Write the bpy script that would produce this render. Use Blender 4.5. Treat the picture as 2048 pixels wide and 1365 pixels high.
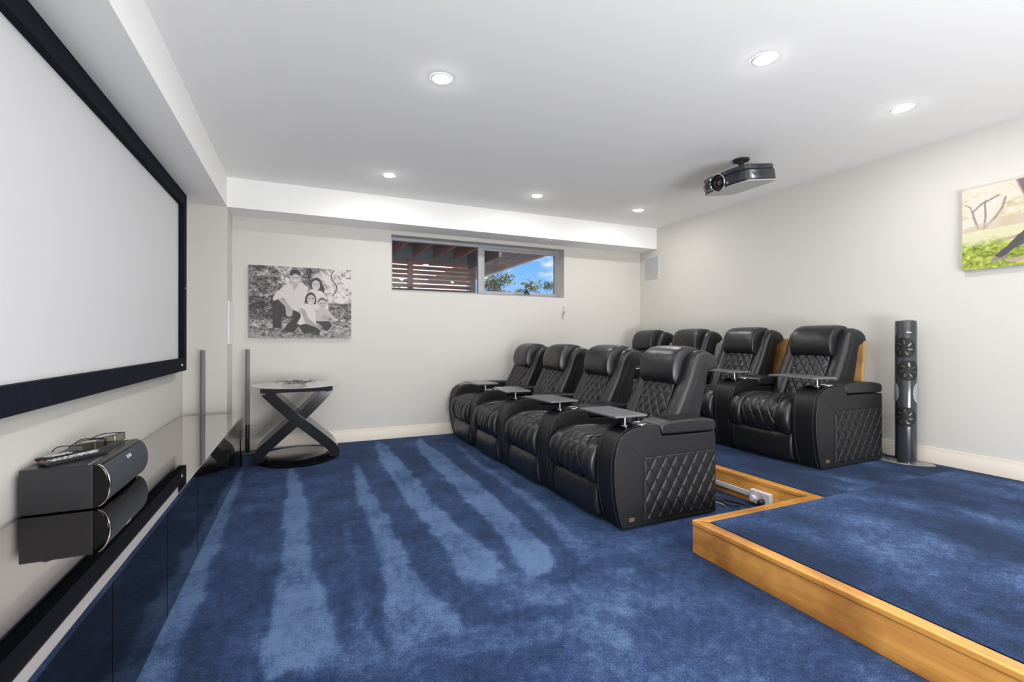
import bpy, bmesh, math, random
import numpy as np
from mathutils import Vector, Matrix

R = math.radians
PI = math.pi
scene = bpy.context.scene
COL = scene.collection
for o in list(bpy.data.objects):
    bpy.data.objects.remove(o)
random.seed(7)

# ------------------------------------------------------------------ camera
CAM_H = 1.17
cd = bpy.data.cameras.new('camera')
cd.sensor_width = 36.0
cd.lens = 938.57 / 2048 * 36.0
cd.shift_y = -5.0 / 2048
cd.clip_start = 0.02
cam = bpy.data.objects.new('camera', cd)
COL.objects.link(cam)
cam.location = (0, 0, CAM_H)
cam.rotation_euler = (PI / 2 + 0.0017, 0, -0.4183)
scene.camera = cam

# ------------------------------------------------------------------ world
w = bpy.data.worlds.new('sky')
scene.world = w
w.use_nodes = True
nt = w.node_tree
nt.nodes.clear()
out = nt.nodes.new('ShaderNodeOutputWorld')
bg = nt.nodes.new('ShaderNodeBackground')
tc = nt.nodes.new('ShaderNodeTexCoord')
sep = nt.nodes.new('ShaderNodeSeparateXYZ')
nt.links.new(tc.outputs['Generated'], sep.inputs[0])
grad = nt.nodes.new('ShaderNodeValToRGB')
grad.color_ramp.elements[0].position = 0.0
grad.color_ramp.elements[0].color = (0.42, 0.68, 1.0, 1)
grad.color_ramp.elements[1].position = 0.55
grad.color_ramp.elements[1].color = (0.05, 0.22, 0.75, 1)
e = grad.color_ramp.elements.new(0.2)
e.color = (0.13, 0.42, 0.95, 1)
nt.links.new(sep.outputs['Z'], grad.inputs[0])
mp = nt.nodes.new('ShaderNodeMapping')
mp.inputs['Scale'].default_value = (1, 1, 2.4)
mp.inputs['Location'].default_value = (0.31, 0.12, 0.05)
nt.links.new(tc.outputs['Generated'], mp.inputs[0])
nz = nt.nodes.new('ShaderNodeTexNoise')
nz.inputs['Scale'].default_value = 8.0
nz.inputs['Detail'].default_value = 6.0
nz.inputs['Roughness'].default_value = 0.55
nt.links.new(mp.outputs[0], nz.inputs[0])
cr = nt.nodes.new('ShaderNodeValToRGB')
cr.color_ramp.elements[0].position = 0.5
cr.color_ramp.elements[1].position = 0.62
nt.links.new(nz.outputs[0], cr.inputs[0])
mx = nt.nodes.new('ShaderNodeMix')
mx.data_type = 'RGBA'
nt.links.new(cr.outputs[0], mx.inputs['Factor'])
nt.links.new(grad.outputs[0], mx.inputs['A'])
mx.inputs['B'].default_value = (0.95, 0.97, 1.0, 1)
nt.links.new(mx.outputs['Result'], bg.inputs[0])
bg.inputs[1].default_value = 1.0
nt.links.new(bg.outputs[0], out.inputs[0])

# unseen fill lamp added behind the camera to brighten the ceiling
ld = bpy.data.lights.new('ceiling_fill', 'AREA')
ld.shape = 'RECTANGLE'
ld.size = 2.6
ld.size_y = 2.1
ld.energy = 335
ld.color = (0.97, 0.98, 1.0)
lo = bpy.data.objects.new('ceiling_fill', ld)
COL.objects.link(lo)
lo.location = (1.8, -2.2, 0.75)
lo.rotation_euler = (R(128), 0, 0)

sl_ = bpy.data.lights.new('sun', 'SUN')
sl_.energy = 7.0
sl_.angle = R(1)
sl_.color = (1, .96, .9)
so_ = bpy.data.objects.new('sun', sl_)
COL.objects.link(so_)
so_.rotation_euler = Vector((.3, -.75, .85)).to_track_quat('Z', 'Y').to_euler()

LAMP_W = 5.0
DOME_E = 190.0
vs = scene.view_settings
vs.view_transform = 'Standard'
vs.look = 'None'
vs.exposure = 0.14
vs.gamma = 1.0
vs.use_curve_mapping = False
scene.cycles.use_denoising = True
scene.cycles.max_bounces = 14
scene.cycles.diffuse_bounces = 8
scene.cycles.sample_clamp_indirect = 8.0
scene.cycles.caustics_reflective = False
scene.cycles.caustics_refractive = False


# ------------------------------------------------------------------ materials
def S(h):
    h = h.lstrip('#')
    c = [int(h[i:i + 2], 16) / 255 for i in (0, 2, 4)]
    return tuple(x / 12.92 if x <= .04045 else ((x + .055) / 1.055) ** 2.4 for x in c)


def mat(name, col, rough=.5, metal=0., ior=1.5, bump=None, vary=None, coat=0., attr=None, spec=.5):
    """principled; bump=(scale, strength, distance); vary=(scale, amount); attr = vertex colour name"""
    m = bpy.data.materials.new(name)
    m.use_nodes = True
    n = m.node_tree.nodes
    l = m.node_tree.links
    p = n['Principled BSDF']
    p.inputs['Base Color'].default_value = (*col, 1)
    p.inputs['Roughness'].default_value = rough
    p.inputs['Metallic'].default_value = metal
    p.inputs['IOR'].default_value = ior
    p.inputs['Coat Weight'].default_value = coat
    p.inputs['Specular IOR Level'].default_value = spec
    t = n.new('ShaderNodeTexCoord')
    if attr:
        a = n.new('ShaderNodeAttribute')
        a.attribute_name = attr
        l.new(a.outputs['Color'], p.inputs['Base Color'])
    if vary:
        z = n.new('ShaderNodeTexNoise')
        z.inputs['Scale'].default_value = vary[0]
        z.inputs['Detail'].default_value = 4
        l.new(t.outputs['Object'], z.inputs[0])
        r = n.new('ShaderNodeValToRGB')
        k = vary[1]
        r.color_ramp.elements[0].position = .3
        r.color_ramp.elements[1].position = .7
        r.color_ramp.elements[0].color = (*[c * (1 - k) for c in col], 1)
        r.color_ramp.elements[1].color = (*[min(1, c * (1 + k)) for c in col], 1)
        l.new(z.outputs[0], r.inputs[0])
        l.new(r.outputs[0], p.inputs['Base Color'])
    if bump:
        z = n.new('ShaderNodeTexNoise')
        z.inputs['Scale'].default_value = bump[0]
        z.inputs['Detail'].default_value = 3
        l.new(t.outputs['Object'], z.inputs[0])
        b = n.new('ShaderNodeBump')
        b.inputs['Strength'].default_value = bump[1]
        b.inputs['Distance'].default_value = bump[2]
        l.new(z.outputs[0], b.inputs['Height'])
        l.new(b.outputs[0], p.inputs['Normal'])
    return m


def emit(name, col, s):
    m = bpy.data.materials.new(name)
    m.use_nodes = True
    p = m.node_tree.nodes['Principled BSDF']
    p.inputs['Base Color'].default_value = (.9, .9, .9, 1)
    p.inputs['Emission Color'].default_value = (*col, 1)
    p.inputs['Emission Strength'].default_value = s
    return m


def glassy(name, tint, gloss):
    m = bpy.data.materials.new(name)
    m.use_nodes = True
    n = m.node_tree.nodes
    l = m.node_tree.links
    n.clear()
    o = n.new('ShaderNodeOutputMaterial')
    t = n.new('ShaderNodeBsdfTransparent')
    t.inputs[0].default_value = (*tint, 1)
    g = n.new('ShaderNodeBsdfGlossy')
    g.inputs['Roughness'].default_value = .02
    f = n.new('ShaderNodeFresnel')
    f.inputs[0].default_value = gloss
    x = n.new('ShaderNodeMixShader')
    l.new(f.outputs[0], x.inputs[0])
    l.new(t.outputs[0], x.inputs[1])
    l.new(g.outputs[0], x.inputs[2])
    l.new(x.outputs[0], o.inputs[0])
    return m


def wood(name, c0, c1, scale, rough=.35, coat=.3, axis='Y'):
    m = mat(name, c0, rough, coat=coat)
    n = m.node_tree.nodes
    l = m.node_tree.links
    p = n['Principled BSDF']
    t = n.new('ShaderNodeTexCoord')
    mpn = n.new('ShaderNodeMapping')
    s = {'X': (scale * .07, scale, scale), 'Y': (scale, scale * .07, scale), 'Z': (scale, scale, scale * .07)}[axis]
    mpn.inputs['Scale'].default_value = s
    l.new(t.outputs['Object'], mpn.inputs[0])
    z = n.new('ShaderNodeTexNoise')
    z.inputs['Scale'].default_value = 1
    z.inputs['Detail'].default_value = 6
    z.inputs['Roughness'].default_value = .65
    z.inputs['Distortion'].default_value = .6
    l.new(mpn.outputs[0], z.inputs[0])
    r = n.new('ShaderNodeValToRGB')
    r.color_ramp.elements[0].position = .28
    r.color_ramp.elements[0].color = (*c1, 1)
    r.color_ramp.elements[1].position = .62
    r.color_ramp.elements[1].color = (*c0, 1)
    l.new(z.outputs[0], r.inputs[0])
    z2 = n.new('ShaderNodeTexNoise')
    z2.inputs['Scale'].default_value = 3.2
    z2.inputs['Detail'].default_value = 3
    l.new(t.outputs['Object'], z2.inputs[0])
    r2 = n.new('ShaderNodeValToRGB')
    r2.color_ramp.elements[0].position = .33
    r2.color_ramp.elements[0].color = (.50, .42, .36, 1)
    r2.color_ramp.elements[1].position = .56
    r2.color_ramp.elements[1].color = (1, 1, 1, 1)
    l.new(z2.outputs[0], r2.inputs[0])
    mm = n.new('ShaderNodeMix')
    mm.data_type = 'RGBA'
    mm.blend_type = 'MULTIPLY'
    mm.inputs['Factor'].default_value = 1
    l.new(r.outputs[0], mm.inputs['A'])
    l.new(r2.outputs[0], mm.inputs['B'])
    l.new(mm.outputs['Result'], p.inputs['Base Color'])
    b = n.new('ShaderNodeBump')
    b.inputs['Strength'].default_value = .15
    b.inputs['Distance'].default_value = .002
    l.new(z.outputs[0], b.inputs['Height'])
    l.new(b.outputs[0], p.inputs['Normal'])
    return m


def carpet(name, attr):
    m = mat(name, (.03, .07, .2), .95, spec=.15)
    n = m.node_tree.nodes
    l = m.node_tree.links
    p = n['Principled BSDF']
    p.inputs['Sheen Weight'].default_value = .1
    p.inputs['Sheen Roughness'].default_value = .5
    p.inputs['Sheen Tint'].default_value = (.45, .6, .9, 1)
    t = n.new('ShaderNodeTexCoord')

    def noise(sc, det, rg=.6, vec=None):
        z = n.new('ShaderNodeTexNoise')
        z.inputs['Scale'].default_value = sc
        z.inputs['Detail'].default_value = det
        z.inputs['Roughness'].default_value = rg
        l.new(vec or t.outputs['Object'], z.inputs[0])
        return z.outputs[0]

    def math_(op, a, b):
        x = n.new('ShaderNodeMath')
        x.operation = op
        for i, v in enumerate((a, b)):
            if isinstance(v, (int, float)):
                x.inputs[i].default_value = v
            else:
                l.new(v, x.inputs[i])
        return x.outputs[0]
    big = noise(3.3, 5, .62)
    mid = noise(26, 4, .7)
    fine = noise(170, 2, .8)
    a = n.new('ShaderNodeAttribute')
    a.attribute_name = attr
    v = math_('ADD', a.outputs['Fac'], math_('MULTIPLY', math_('SUBTRACT', big, .5), 1.15))
    v = math_('ADD', v, math_('MULTIPLY', math_('SUBTRACT', mid, .5), 1.05))
    v = math_('ADD', v, math_('MULTIPLY', math_('SUBTRACT', fine, .5), 1.7))
    r = n.new('ShaderNodeValToRGB')
    r.color_ramp.elements[0].position = 0.02
    r.color_ramp.elements[0].color = (*CARPET[0], 1)
    r.color_ramp.elements[1].position = 1.0
    r.color_ramp.elements[1].color = (*CARPET[2], 1)
    e = r.color_ramp.elements.new(.5)
    e.color = (*CARPET[1], 1)
    l.new(v, r.inputs[0])
    l.new(r.outputs[0], p.inputs['Base Color'])
    b = n.new('ShaderNodeBump')
    b.inputs['Strength'].default_value = .6
    b.inputs['Distance'].default_value = .006
    l.new(math_('ADD', fine, math_('MULTIPLY', mid, .6)), b.inputs['Height'])
    l.new(b.outputs[0], p.inputs['Normal'])
    return m


CARPET = ((.007, .016, .046), (.025, .053, .138), (.108, .180, .328))
M = {}
M['wall'] = mat('wall_paint', S('#d3d0ca'), .85, bump=(180, .05, .002))
M['ceil'] = mat('ceiling_paint', (.92, .915, .90), .9, bump=(140, .04, .002))
M['skirt'] = mat('skirting_paint', S('#e2d9cb'), .5)
M['carpet'] = carpet('blue_carpet', 'pile')
M['pine'] = wood('honey_pine', (.90, .445, .10), (.52, .20, .035), 14, .3, .4, 'Y')
M['pinex'] = wood('honey_pine_cross', (.90, .445, .10), (.52, .20, .035), 14, .3, .4, 'X')
M['pinez'] = wood('pale_pine', (.90, .57, .23), (.64, .31, .08), 14, .35, .3, 'Z')
M['leather'] = mat('black_leather', (.0095, .0095, .0115), .35, bump=(420, .22, .0012), spec=.6)
M['leather2'] = mat('black_leather_matt', (.0055, .0055, .0065), .48, bump=(420, .22, .0012), spec=.5)
M['thread'] = mat('grey_thread', (.035, .035, .04), .6)
M['chrome'] = mat('chrome', (.8, .8, .82), .12, 1.)
M['blackgloss'] = mat('black_gloss_lacquer', (.004, .004, .005), .035, ior=1.5, spec=.28)
M['smokedgloss'] = mat('dark_smoked_gloss', (.57, .54, .54), .025, 1.)
M['legloss'] = mat('dark_grey_gloss', (.012, .0115, .011), .14, ior=1.6)
M['blackplastic'] = mat('black_plastic', (.02, .02, .023), .35)
M['blackmatt'] = mat('black_matt', (.012, .012, .014), .7)
M['velvet'] = mat('black_velvet', (.0055, .008, .015), .9, bump=(600, .3, .001), vary=(30, .3), spec=.15)
M['screen'] = mat('projection_fabric', (.67, .67, .68), .75)
M['steel'] = mat('brushed_steel', (.62, .57, .50), .3, 1.)
M['greytrim'] = mat('grey_aluminium', S('#a8a9af'), .45, .3)
M['white'] = mat('white_plastic', (.82, .82, .82), .4)
M['grille'] = mat('grey_grille', (.46, .46, .45), .7)
M['tray'] = mat('carbon_tray', (.14, .14, .15), .35, bump=(900, .4, .001), coat=.3)
M['badge'] = mat('bronze_badge', (.35, .24, .17), .35, .7)
M['led'] = emit('lamp_diffuser', (1, .985, .96), DOME_E)
M['glass'] = glassy('window_glass', (.96, .98, .98), 1.45)


# ------------------------------------------------------------------ mesh helpers
class MB:
    def __init__(s):
        s.v = []
        s.f = []

    def add(s, vs_, fs):
        b = len(s.v)
        s.v += [tuple(map(float, p)) for p in vs_]
        s.f += [tuple(i + b for i in q) for q in fs]
        return s

    def box(s, x0, y0, z0, x1, y1, z1):
        return s.add([(x0, y0, z0), (x1, y0, z0), (x1, y1, z0), (x0, y1, z0), (x0, y0, z1), (x1, y0, z1), (x1, y1, z1), (x0, y1, z1)],
                     [(0, 3, 2, 1), (4, 5, 6, 7), (0, 1, 5, 4), (1, 2, 6, 5), (2, 3, 7, 6), (3, 0, 4, 7)])

    def obox(s, c, size, rz=0., ry=0., rx=0.):
        m = Matrix.Translation(c) @ Matrix.Rotation(rz, 4, 'Z') @ Matrix.Rotation(ry, 4, 'Y') @ Matrix.Rotation(rx, 4, 'X')
        a, b, d = [q / 2 for q in size]
        k = MB().box(-a, -b, -d, a, b, d)
        return s.add([m @ Vector(p) for p in k.v], k.f)

    def prism(s, pts, plane, a, b):
        n = len(pts)
        f = {'xz': lambda p, t: (p[0], t, p[1]), 'yz': lambda p, t: (t, p[0], p[1]), 'xy': lambda p, t: (p[0], p[1], t)}[plane]
        vs_ = [f(p, a) for p in pts] + [f(p, b) for p in pts]
        fs = [tuple(range(n)), tuple(range(2 * n - 1, n - 1, -1))]
        fs += [(i, i + n, (i + 1) % n + n, (i + 1) % n) for i in range(n)]
        return s.add(vs_, fs)

    def tube(s, pts, r, n=8, closed=False):
        pts = [Vector(p) for p in pts]
        m = len(pts)
        rs = r if isinstance(r, (list, tuple)) else [r] * m
        vs_ = []
        up = Vector((.123, .321, .94)).normalized()
        for i, p in enumerate(pts):
            if closed:
                t = pts[(i + 1) % m] - pts[i - 1]
            else:
                t = pts[min(i + 1, m - 1)] - pts[max(i - 1, 0)]
            t.normalize()
            a = t.cross(up)
            if a.length < .05:
                a = t.cross(Vector((1, 0, 0)))
            a.normalize()
            b = t.cross(a)
            for k in range(n):
                q = 2 * PI * k / n
                vs_.append(p + a * math.cos(q) * rs[i] + b * math.sin(q) * rs[i])
        fs = []
        for i in range(m if closed else m - 1):
            j = (i + 1) % m
            for k in range(n):
                fs.append((i * n + k, i * n + (k + 1) % n, j * n + (k + 1) % n, j * n + k))
        if not closed:
            fs.append(tuple(range(n)))
            fs.append(tuple(range((m - 1) * n, m * n)))
        return s.add(vs_, fs)

    def lathe(s, prof, n=32, c=(0, 0, 0), sx=1., sy=1., cap=True):
        vs_ = []
        for r, z in prof:
            for k in range(n):
                q = 2 * PI * k / n
                vs_.append((c[0] + r * math.cos(q) * sx, c[1] + r * math.sin(q) * sy, c[2] + z))
        m = len(prof)
        fs = [(i * n + k, i * n + (k + 1) % n, (i + 1) * n + (k + 1) % n, (i + 1) * n + k) for i in range(m - 1) for k in range(n)]
        if cap:
            fs.append(tuple(range(n - 1, -1, -1)))
            fs.append(tuple(range((m - 1) * n, m * n)))
        return s.add(vs_, fs)

    def grid(s, P):
        m, n = len(P), len(P[0])
        vs_ = [p for row in P for p in row]
        fs = [(i * n + j, i * n + j + 1, (i + 1) * n + j + 1, (i + 1) * n + j) for i in range(m - 1) for j in range(n - 1)]
        return s.add(vs_, fs)

    def xf(s, m):
        s.v = [tuple(m @ Vector(p)) for p in s.v]
        return s

    def mesh(s, name, smooth=None, recalc=True):
        me = bpy.data.meshes.new(name)
        me.from_pydata(s.v, [], s.f)
        if recalc:
            bm = bmesh.new()
            bm.from_mesh(me)
            bmesh.ops.recalc_face_normals(bm, faces=bm.faces)
            bm.to_mesh(me)
            bm.free()
        if smooth is not None:
            me.polygons.foreach_set('use_smooth', [True] * len(me.polygons))
            if smooth < 180:
                me.set_sharp_from_angle(angle=R(smooth))
        me.update()
        return me

    def build(s, name, m, parent=None, smooth=None, bevel=0., seg=3, loc=None, recalc=True):
        me = s.mesh(name, smooth, recalc)
        me.materials.append(m)
        o = bpy.data.objects.new(name, me)
        COL.objects.link(o)
        if parent:
            o.parent = parent
        if loc:
            o.location = loc
        if bevel:
            if smooth is None:
                me.polygons.foreach_set('use_smooth', [True] * len(me.polygons))
            b = o.modifiers.new('bevel', 'BEVEL')
            b.width = bevel
            b.segments = seg
            b.limit_method = 'ANGLE'
            b.angle_limit = R(40)
            b.harden_normals = True
        return o


def tag(o, label, cat, group=None, kind=None):
    o['label'] = label
    if cat:
        o['category'] = cat
    if group:
        o['group'] = group
    if kind:
        o['kind'] = kind
    return o


def thing(name, label, cat, loc=(0, 0, 0), rz=0., group=None):
    o = bpy.data.objects.new(name, None)
    o.empty_display_size = .1
    COL.objects.link(o)
    o.location = loc
    o.rotation_euler = (0, 0, rz)
    return tag(o, label, cat, group)


def struct(o, label=None):
    o['kind'] = 'structure'
    if label:
        o['label'] = label
    return o


def copy_tree(o, parent=None):
    c = o.copy()
    COL.objects.link(c)
    if parent:
        c.parent = parent
    for ch in [k for k in o.children]:
        copy_tree(ch, c)
    return c


def spline(pts, n, closed=False):
    """Catmull-Rom through pts, n+1 points evenly spaced in arc length"""
    P = np.array(pts, float)
    if closed:
        Q = np.vstack([P[-1], P, P[0], P[1]])
    else:
        Q = np.vstack([2 * P[0] - P[1], P, 2 * P[-1] - P[-2]])
    o = []
    for i in range(1, len(Q) - 2):
        for t in np.linspace(0, 1, 12, endpoint=False):
            a, b, c, d = Q[i - 1:i + 3]
            o.append(.5 * (2 * b + (c - a) * t + (2 * a - 5 * b + 4 * c - d) * t * t + (3 * b - a - 3 * c + d) * t ** 3))
    o.append(Q[-2])
    o = np.array(o)
    L = np.concatenate([[0], np.cumsum(np.linalg.norm(np.diff(o, axis=0), axis=1))])
    u = np.linspace(0, L[-1], n + 1)
    return np.stack([np.interp(u, L, o[:, k]) for k in range(o.shape[1])], 1), u


def vnoise(n, m, cells, seed):
    r = np.random.RandomState(seed)
    g = r.rand(cells + 2, cells + 2)
    a = np.linspace(0, cells, n)
    b = np.linspace(0, cells, m)
    i = np.floor(a).astype(int)
    j = np.floor(b).astype(int)
    fa = a - i
    fb = b - j
    fa = (fa * fa * (3 - 2 * fa))[:, None]
    fb = (fb * fb * (3 - 2 * fb))[None]
    g00 = g[np.ix_(i, j)]
    g10 = g[np.ix_(i + 1, j)]
    g01 = g[np.ix_(i, j + 1)]
    g11 = g[np.ix_(i + 1, j + 1)]
    return (g00 * (1 - fa) + g10 * fa) * (1 - fb) + (g01 * (1 - fa) + g11 * fa) * fb


def in_poly(x, y, poly):
    r = np.zeros(x.shape, bool)
    n = len(poly)
    for i in range(n):
        x0, y0 = poly[i]
        x1, y1 = poly[(i + 1) % n]
        if y0 == y1:
            continue
        c = ((y0 > y) != (y1 > y)) & (x < (x1 - x0) * (y - y0) / (y1 - y0) + x0)
        r ^= c
    return r


# ------------------------------------------------------------------ room shell
XL, XR, YF, YB = -1.035, 4.612, 5.645, -2.5
ZC, ZB, ZP = 2.749, 2.458, .178
NX, NY = -.677, 5.286
PX0, PX1, PY = 1.955, 2.935, 1.955       # platform front, recess back, recess side

struct(MB().box(XL - .15, YB, 0, XL, YF + .3, ZC).build('wall_left', M['wall']), 'pale grey wall carrying the projection screen')
struct(MB().box(XR, YB - .15, 0, XR + .15, YF + .3, ZC).build('wall_right', M['wall']), 'pale grey wall behind the back row')
struct(MB().box(XL - .15, YB - .15, 0, XR, YB, ZC).build('wall_back', M['wall']), 'pale grey wall behind the camera')
struct(MB().box(XL - .15, YB - .15, ZC, XR + .15, YF + .3, ZC + .15).build('ceiling', M['ceil']), 'white plaster ceiling')
WX0, WX1, WZ0, WZ1 = .95, 3.30, 1.742, 2.412
m = MB()
D = .24
m.box(XL, YF, 0, WX0, YF + D, ZC)
m.box(WX1, YF, 0, XR, YF + D, ZC)
m.box(WX0, YF, 0, WX1, YF + D, WZ0)
m.box(WX0, YF, WZ1, WX1, YF + D, ZC)
struct(m.build('wall_far', M['wall']), 'pale grey far wall with the high window')
struct(MB().box(XL, NY, 0, NX, YF, ZB).build('wall_nib', M['wall']), 'short projecting nib of wall in the left corner')
struct(MB().box(XL, YB, ZB, NX, NY, ZC).build('trim_1', M['ceil']), 'white boxed bulkhead above the screen wall')
struct(MB().box(XL, NY, ZB, XR, YF, ZC).build('trim_2', M['ceil']), 'white boxed bulkhead above the far wall')

# floor with the brushed pile as a per-vertex attribute
STR = {
    'S1': [(-0.11, 4.73), (-0.04, 4.49), (0.02, 3.78), (0.04, 3.1), (0.04, 2.63), (0.09, 2.3), (0.12, 1.96), (0.15, 1.86), (-0.01, 1.8), (-0.11, 1.8), (-0.14, 2.0), (-0.11, 2.35), (-0.1, 2.69), (-0.12, 3.25), (-0.12, 3.96), (-0.12, 4.61)],
    'S2': [(0.45, 4.74), (0.48, 4.34), (0.47, 3.76), (0.5, 3.29), (0.51, 2.85), (0.51, 2.42), (0.54, 2.2), (0.61, 1.78), (0.47, 1.79), (0.33, 1.79), (0.3, 1.94), (0.34, 2.19), (0.37, 2.48), (0.38, 2.87), (0.38, 3.34), (0.36, 3.74), (0.41, 4.46)],
    'S3': [(0.78, 5.58), (0.85, 5.21), (0.86, 4.54), (0.87, 3.86), (0.86, 3.29), (0.88, 2.89), (0.95, 2.54), (0.94, 2.23), (0.82, 2.08), (0.7, 2.23), (0.7, 2.39), (0.72, 2.64), (0.7, 3.11), (0.68, 3.48), (0.68, 4.01), (0.67, 4.62), (0.7, 5.21)],
    'S4': [(1.26, 5.54), (1.27, 5.15), (1.3, 4.49), (1.3, 3.89), (1.31, 3.32), (1.27, 2.8), (1.25, 2.34), (1.18, 2.12), (1.0, 2.04), (1.03, 2.28), (1.07, 2.6), (1.08, 2.94), (1.07, 3.25), (1.09, 3.83), (1.08, 4.44), (1.13, 5.15)],
    'S5': [(1.53, 5.04), (1.57, 4.99), (1.53, 4.34), (1.55, 3.66), (1.57, 3.03), (1.49, 2.49), (1.43, 2.13), (1.31, 2.06), (1.39, 2.42), (1.48, 3.01), (1.47, 3.63), (1.46, 4.22)],
    'S0': [(-0.52, 4.91), (-0.47, 4.54), (-0.46, 3.94), (-0.45, 3.34), (-0.44, 2.98), (-0.42, 2.63), (-0.42, 2.34), (-0.42, 2.15), (-0.42, 1.6), (-0.6, 1.6), (-0.6, 2.26), (-0.6, 2.68), (-0.6, 3.28), (-0.6, 3.75)],
    'L1': [(0.22, 2.47), (0.26, 2.42), (0.27, 2.18), (0.23, 2.0), (0.26, 1.94), (0.25, 1.83), (0.16, 1.85), (0.18, 2.02)],
    'L2': [(0.23, 3.18), (0.27, 3.12), (0.27, 2.77), (0.24, 2.6), (0.22, 2.73)],
    'M1': [(0.7, 2.25), (0.89, 2.25), (1.03, 2.08), (1.15, 1.92), (1.37, 2.04), (1.54, 1.96), (1.27, 1.62), (0.97, 1.83), (0.76, 1.88), (0.7, 2.08)],
    'M2': [(-0.01, 1.8), (0.16, 1.86), (0.33, 1.82), (0.52, 1.79), (0.73, 1.8), (1.13, 1.68), (1.2, 1.54), (1.13, 1.44), (0.96, 1.59), (0.67, 1.64), (0.4, 1.7), (0.19, 1.76), (0.03, 1.74)],
}


def carpet_sheet(name, x0, y0, x1, y1, z, step, f, holes=()):
    nx = int(round((x1 - x0) / step)) + 1
    ny = int(round((y1 - y0) / step)) + 1
    X, Y = np.meshgrid(np.linspace(x0, x1, nx), np.linspace(y0, y1, ny), indexing='ij')
    vs_ = np.stack([X.ravel(), Y.ravel(), np.full(X.size, z)], 1)
    idx = np.arange(nx * ny).reshape(nx, ny)
    q = np.stack([idx[:-1, :-1], idx[1:, :-1], idx[1:, 1:], idx[:-1, 1:]], -1).reshape(-1, 4)
    me = bpy.data.meshes.new(name)
    me.from_pydata(vs_.tolist(), [], q.tolist())
    a = me.attributes.new('pile', 'FLOAT', 'POINT')
    a.data.foreach_set('value', f(X, Y).ravel().astype(np.float32))
    me.materials.append(M['carpet'])
    o = bpy.data.objects.new(name, me)
    COL.objects.link(o)
    return o


def pile_lower(X, Y):
    jx = (vnoise(*X.shape, 60, 3) - .5) * .03
    jy = (vnoise(*X.shape, 60, 4) - .5) * .06
    v = np.full(X.shape, .30)
    for k, p in STR.items():
        a = {'S5': .28, 'L1': .3, 'L2': .25, 'M1': .22, 'M2': .25}.get(k, .52)
        ins = in_poly(X + jx, Y + jy, p)
        v = np.where(ins, np.maximum(v, .30 + a), v)
    # brushed lighter towards the seats and towards the camera end
    near = np.clip((1.9 - Y) / .6, 0, 1)
    v = v + near * .04 + np.where((X > 1.45) & (Y > 2.1), .12, 0) + np.where((X > .9) & (Y < 2.2), .08, 0)
    for _ in range(1):
        v[1:-1, 1:-1] = (v[1:-1, 1:-1] * 2 + v[2:, 1:-1] + v[:-2, 1:-1] + v[1:-1, 2:] + v[1:-1, :-2]) / 6
    return v + (vnoise(*X.shape, 22, 9) - .5) * .22


def pile_upper(X, Y):
    a = vnoise(*X.shape, 7, 21)
    b = vnoise(*X.shape, 16, 22)
    return .24 + (np.clip((a * .6 + b * .4 - .5) * 3.2, -1, 1)) * .36


struct(carpet_sheet('floor', XL, YB, PX1, YF, 0, .02, pile_lower), 'blue cut-pile carpet with pale vacuum stripes')
struct(carpet_sheet('floor_platform', PX0 + .062, YB, XR, PY - .062, ZP, .025, pile_upper), 'blue carpet on the raised platform')
struct(carpet_sheet('floor_platform', PX1 + .062, PY - .062, XR, YF, ZP, .025, pile_upper), 'blue carpet on the raised platform behind the front row')
struct(MB().box(XL - .15, YB - .15, -.12, XR + .15, YF + .3, -.002).build('floor_slab', M['blackmatt']), 'floor slab under the carpet')
struct(MB().box(PX1 + .03, PY - .03, 0, XR, YF, ZP - .004).box(PX0 + .03, YB, 0, XR, PY - .03, ZP - .004).build('floor_platform_core', M['blackmatt']), 'timber body of the raised platform')


def edging(name, label, p0, p1, nrm, mname, m0=1, m1=1):
    """fascia board with a nosing cap along p0-p1; nrm points to the open side; m0/m1: mitre sign at the ends (+1 longer at the back)"""
    p0, p1, nr = Vector(p0), Vector(p1), Vector(nrm)
    d = (p1 - p0).normalized()
    t = .022
    a = [p0, p1, p1 - nr * t + d * m1 * t, p0 - nr * t - d * m0 * t]
    o = MB().prism([(q.x, q.y) for q in a], 'xy', 0, ZP - .03).build(name, M[mname], bevel=.002, seg=1)
    struct(o, label)
    tt = .066
    e = .006
    q0, q1 = p0 + nr * e - d * (-m0) * e * 0, p1 + nr * e
    b = [q0, q1, q1 - nr * tt + d * m1 * tt, q0 - nr * tt - d * m0 * tt]
    c = MB().prism([(q.x, q.y) for q in b], 'xy', ZP - .028, ZP - .001).build('nosing', M[mname], o, bevel=.006, seg=3)
    return o


edging('trim_3', 'honey pine fascia board along the platform front', (PX0, YB), (PX0, PY), (-1, 0), 'pine', -0, -1)
edging('trim_4', 'honey pine fascia board on the side of the recess', (PX0, PY), (PX1, PY), (0, 1), 'pinex', -1, 1)
edging('trim_5', 'honey pine fascia board at the back of the recess', (PX1, PY), (PX1, YF), (-1, 0), 'pine', 1, 0)


def skirting(name, prof, axis, a, b, label):
    o = MB().prism(prof, axis, a, b).build(name, M['skirt'], bevel=.002, seg=1)
    struct(o, label)


def skp(base, s, z0):
    return [(base, z0), (base - s * .018, z0), (base - s * .018, z0 + .098), (base - s * .012, z0 + .106), (base - s * .010, z0 + .135), (base, z0 + .138)]


skirting('baseboard_far', skp(YF, 1, 0), 'yz', NX, PX1, 'cream skirting board along the far wall')
skirting('baseboard_right', skp(XR, 1, ZP - .01), 'xz', YB, YF, 'cream skirting board along the right wall')
skirting('baseboard_left', skp(XL, -1, 0), 'xz', YB, NY, 'cream skirting board under the screen')

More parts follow.
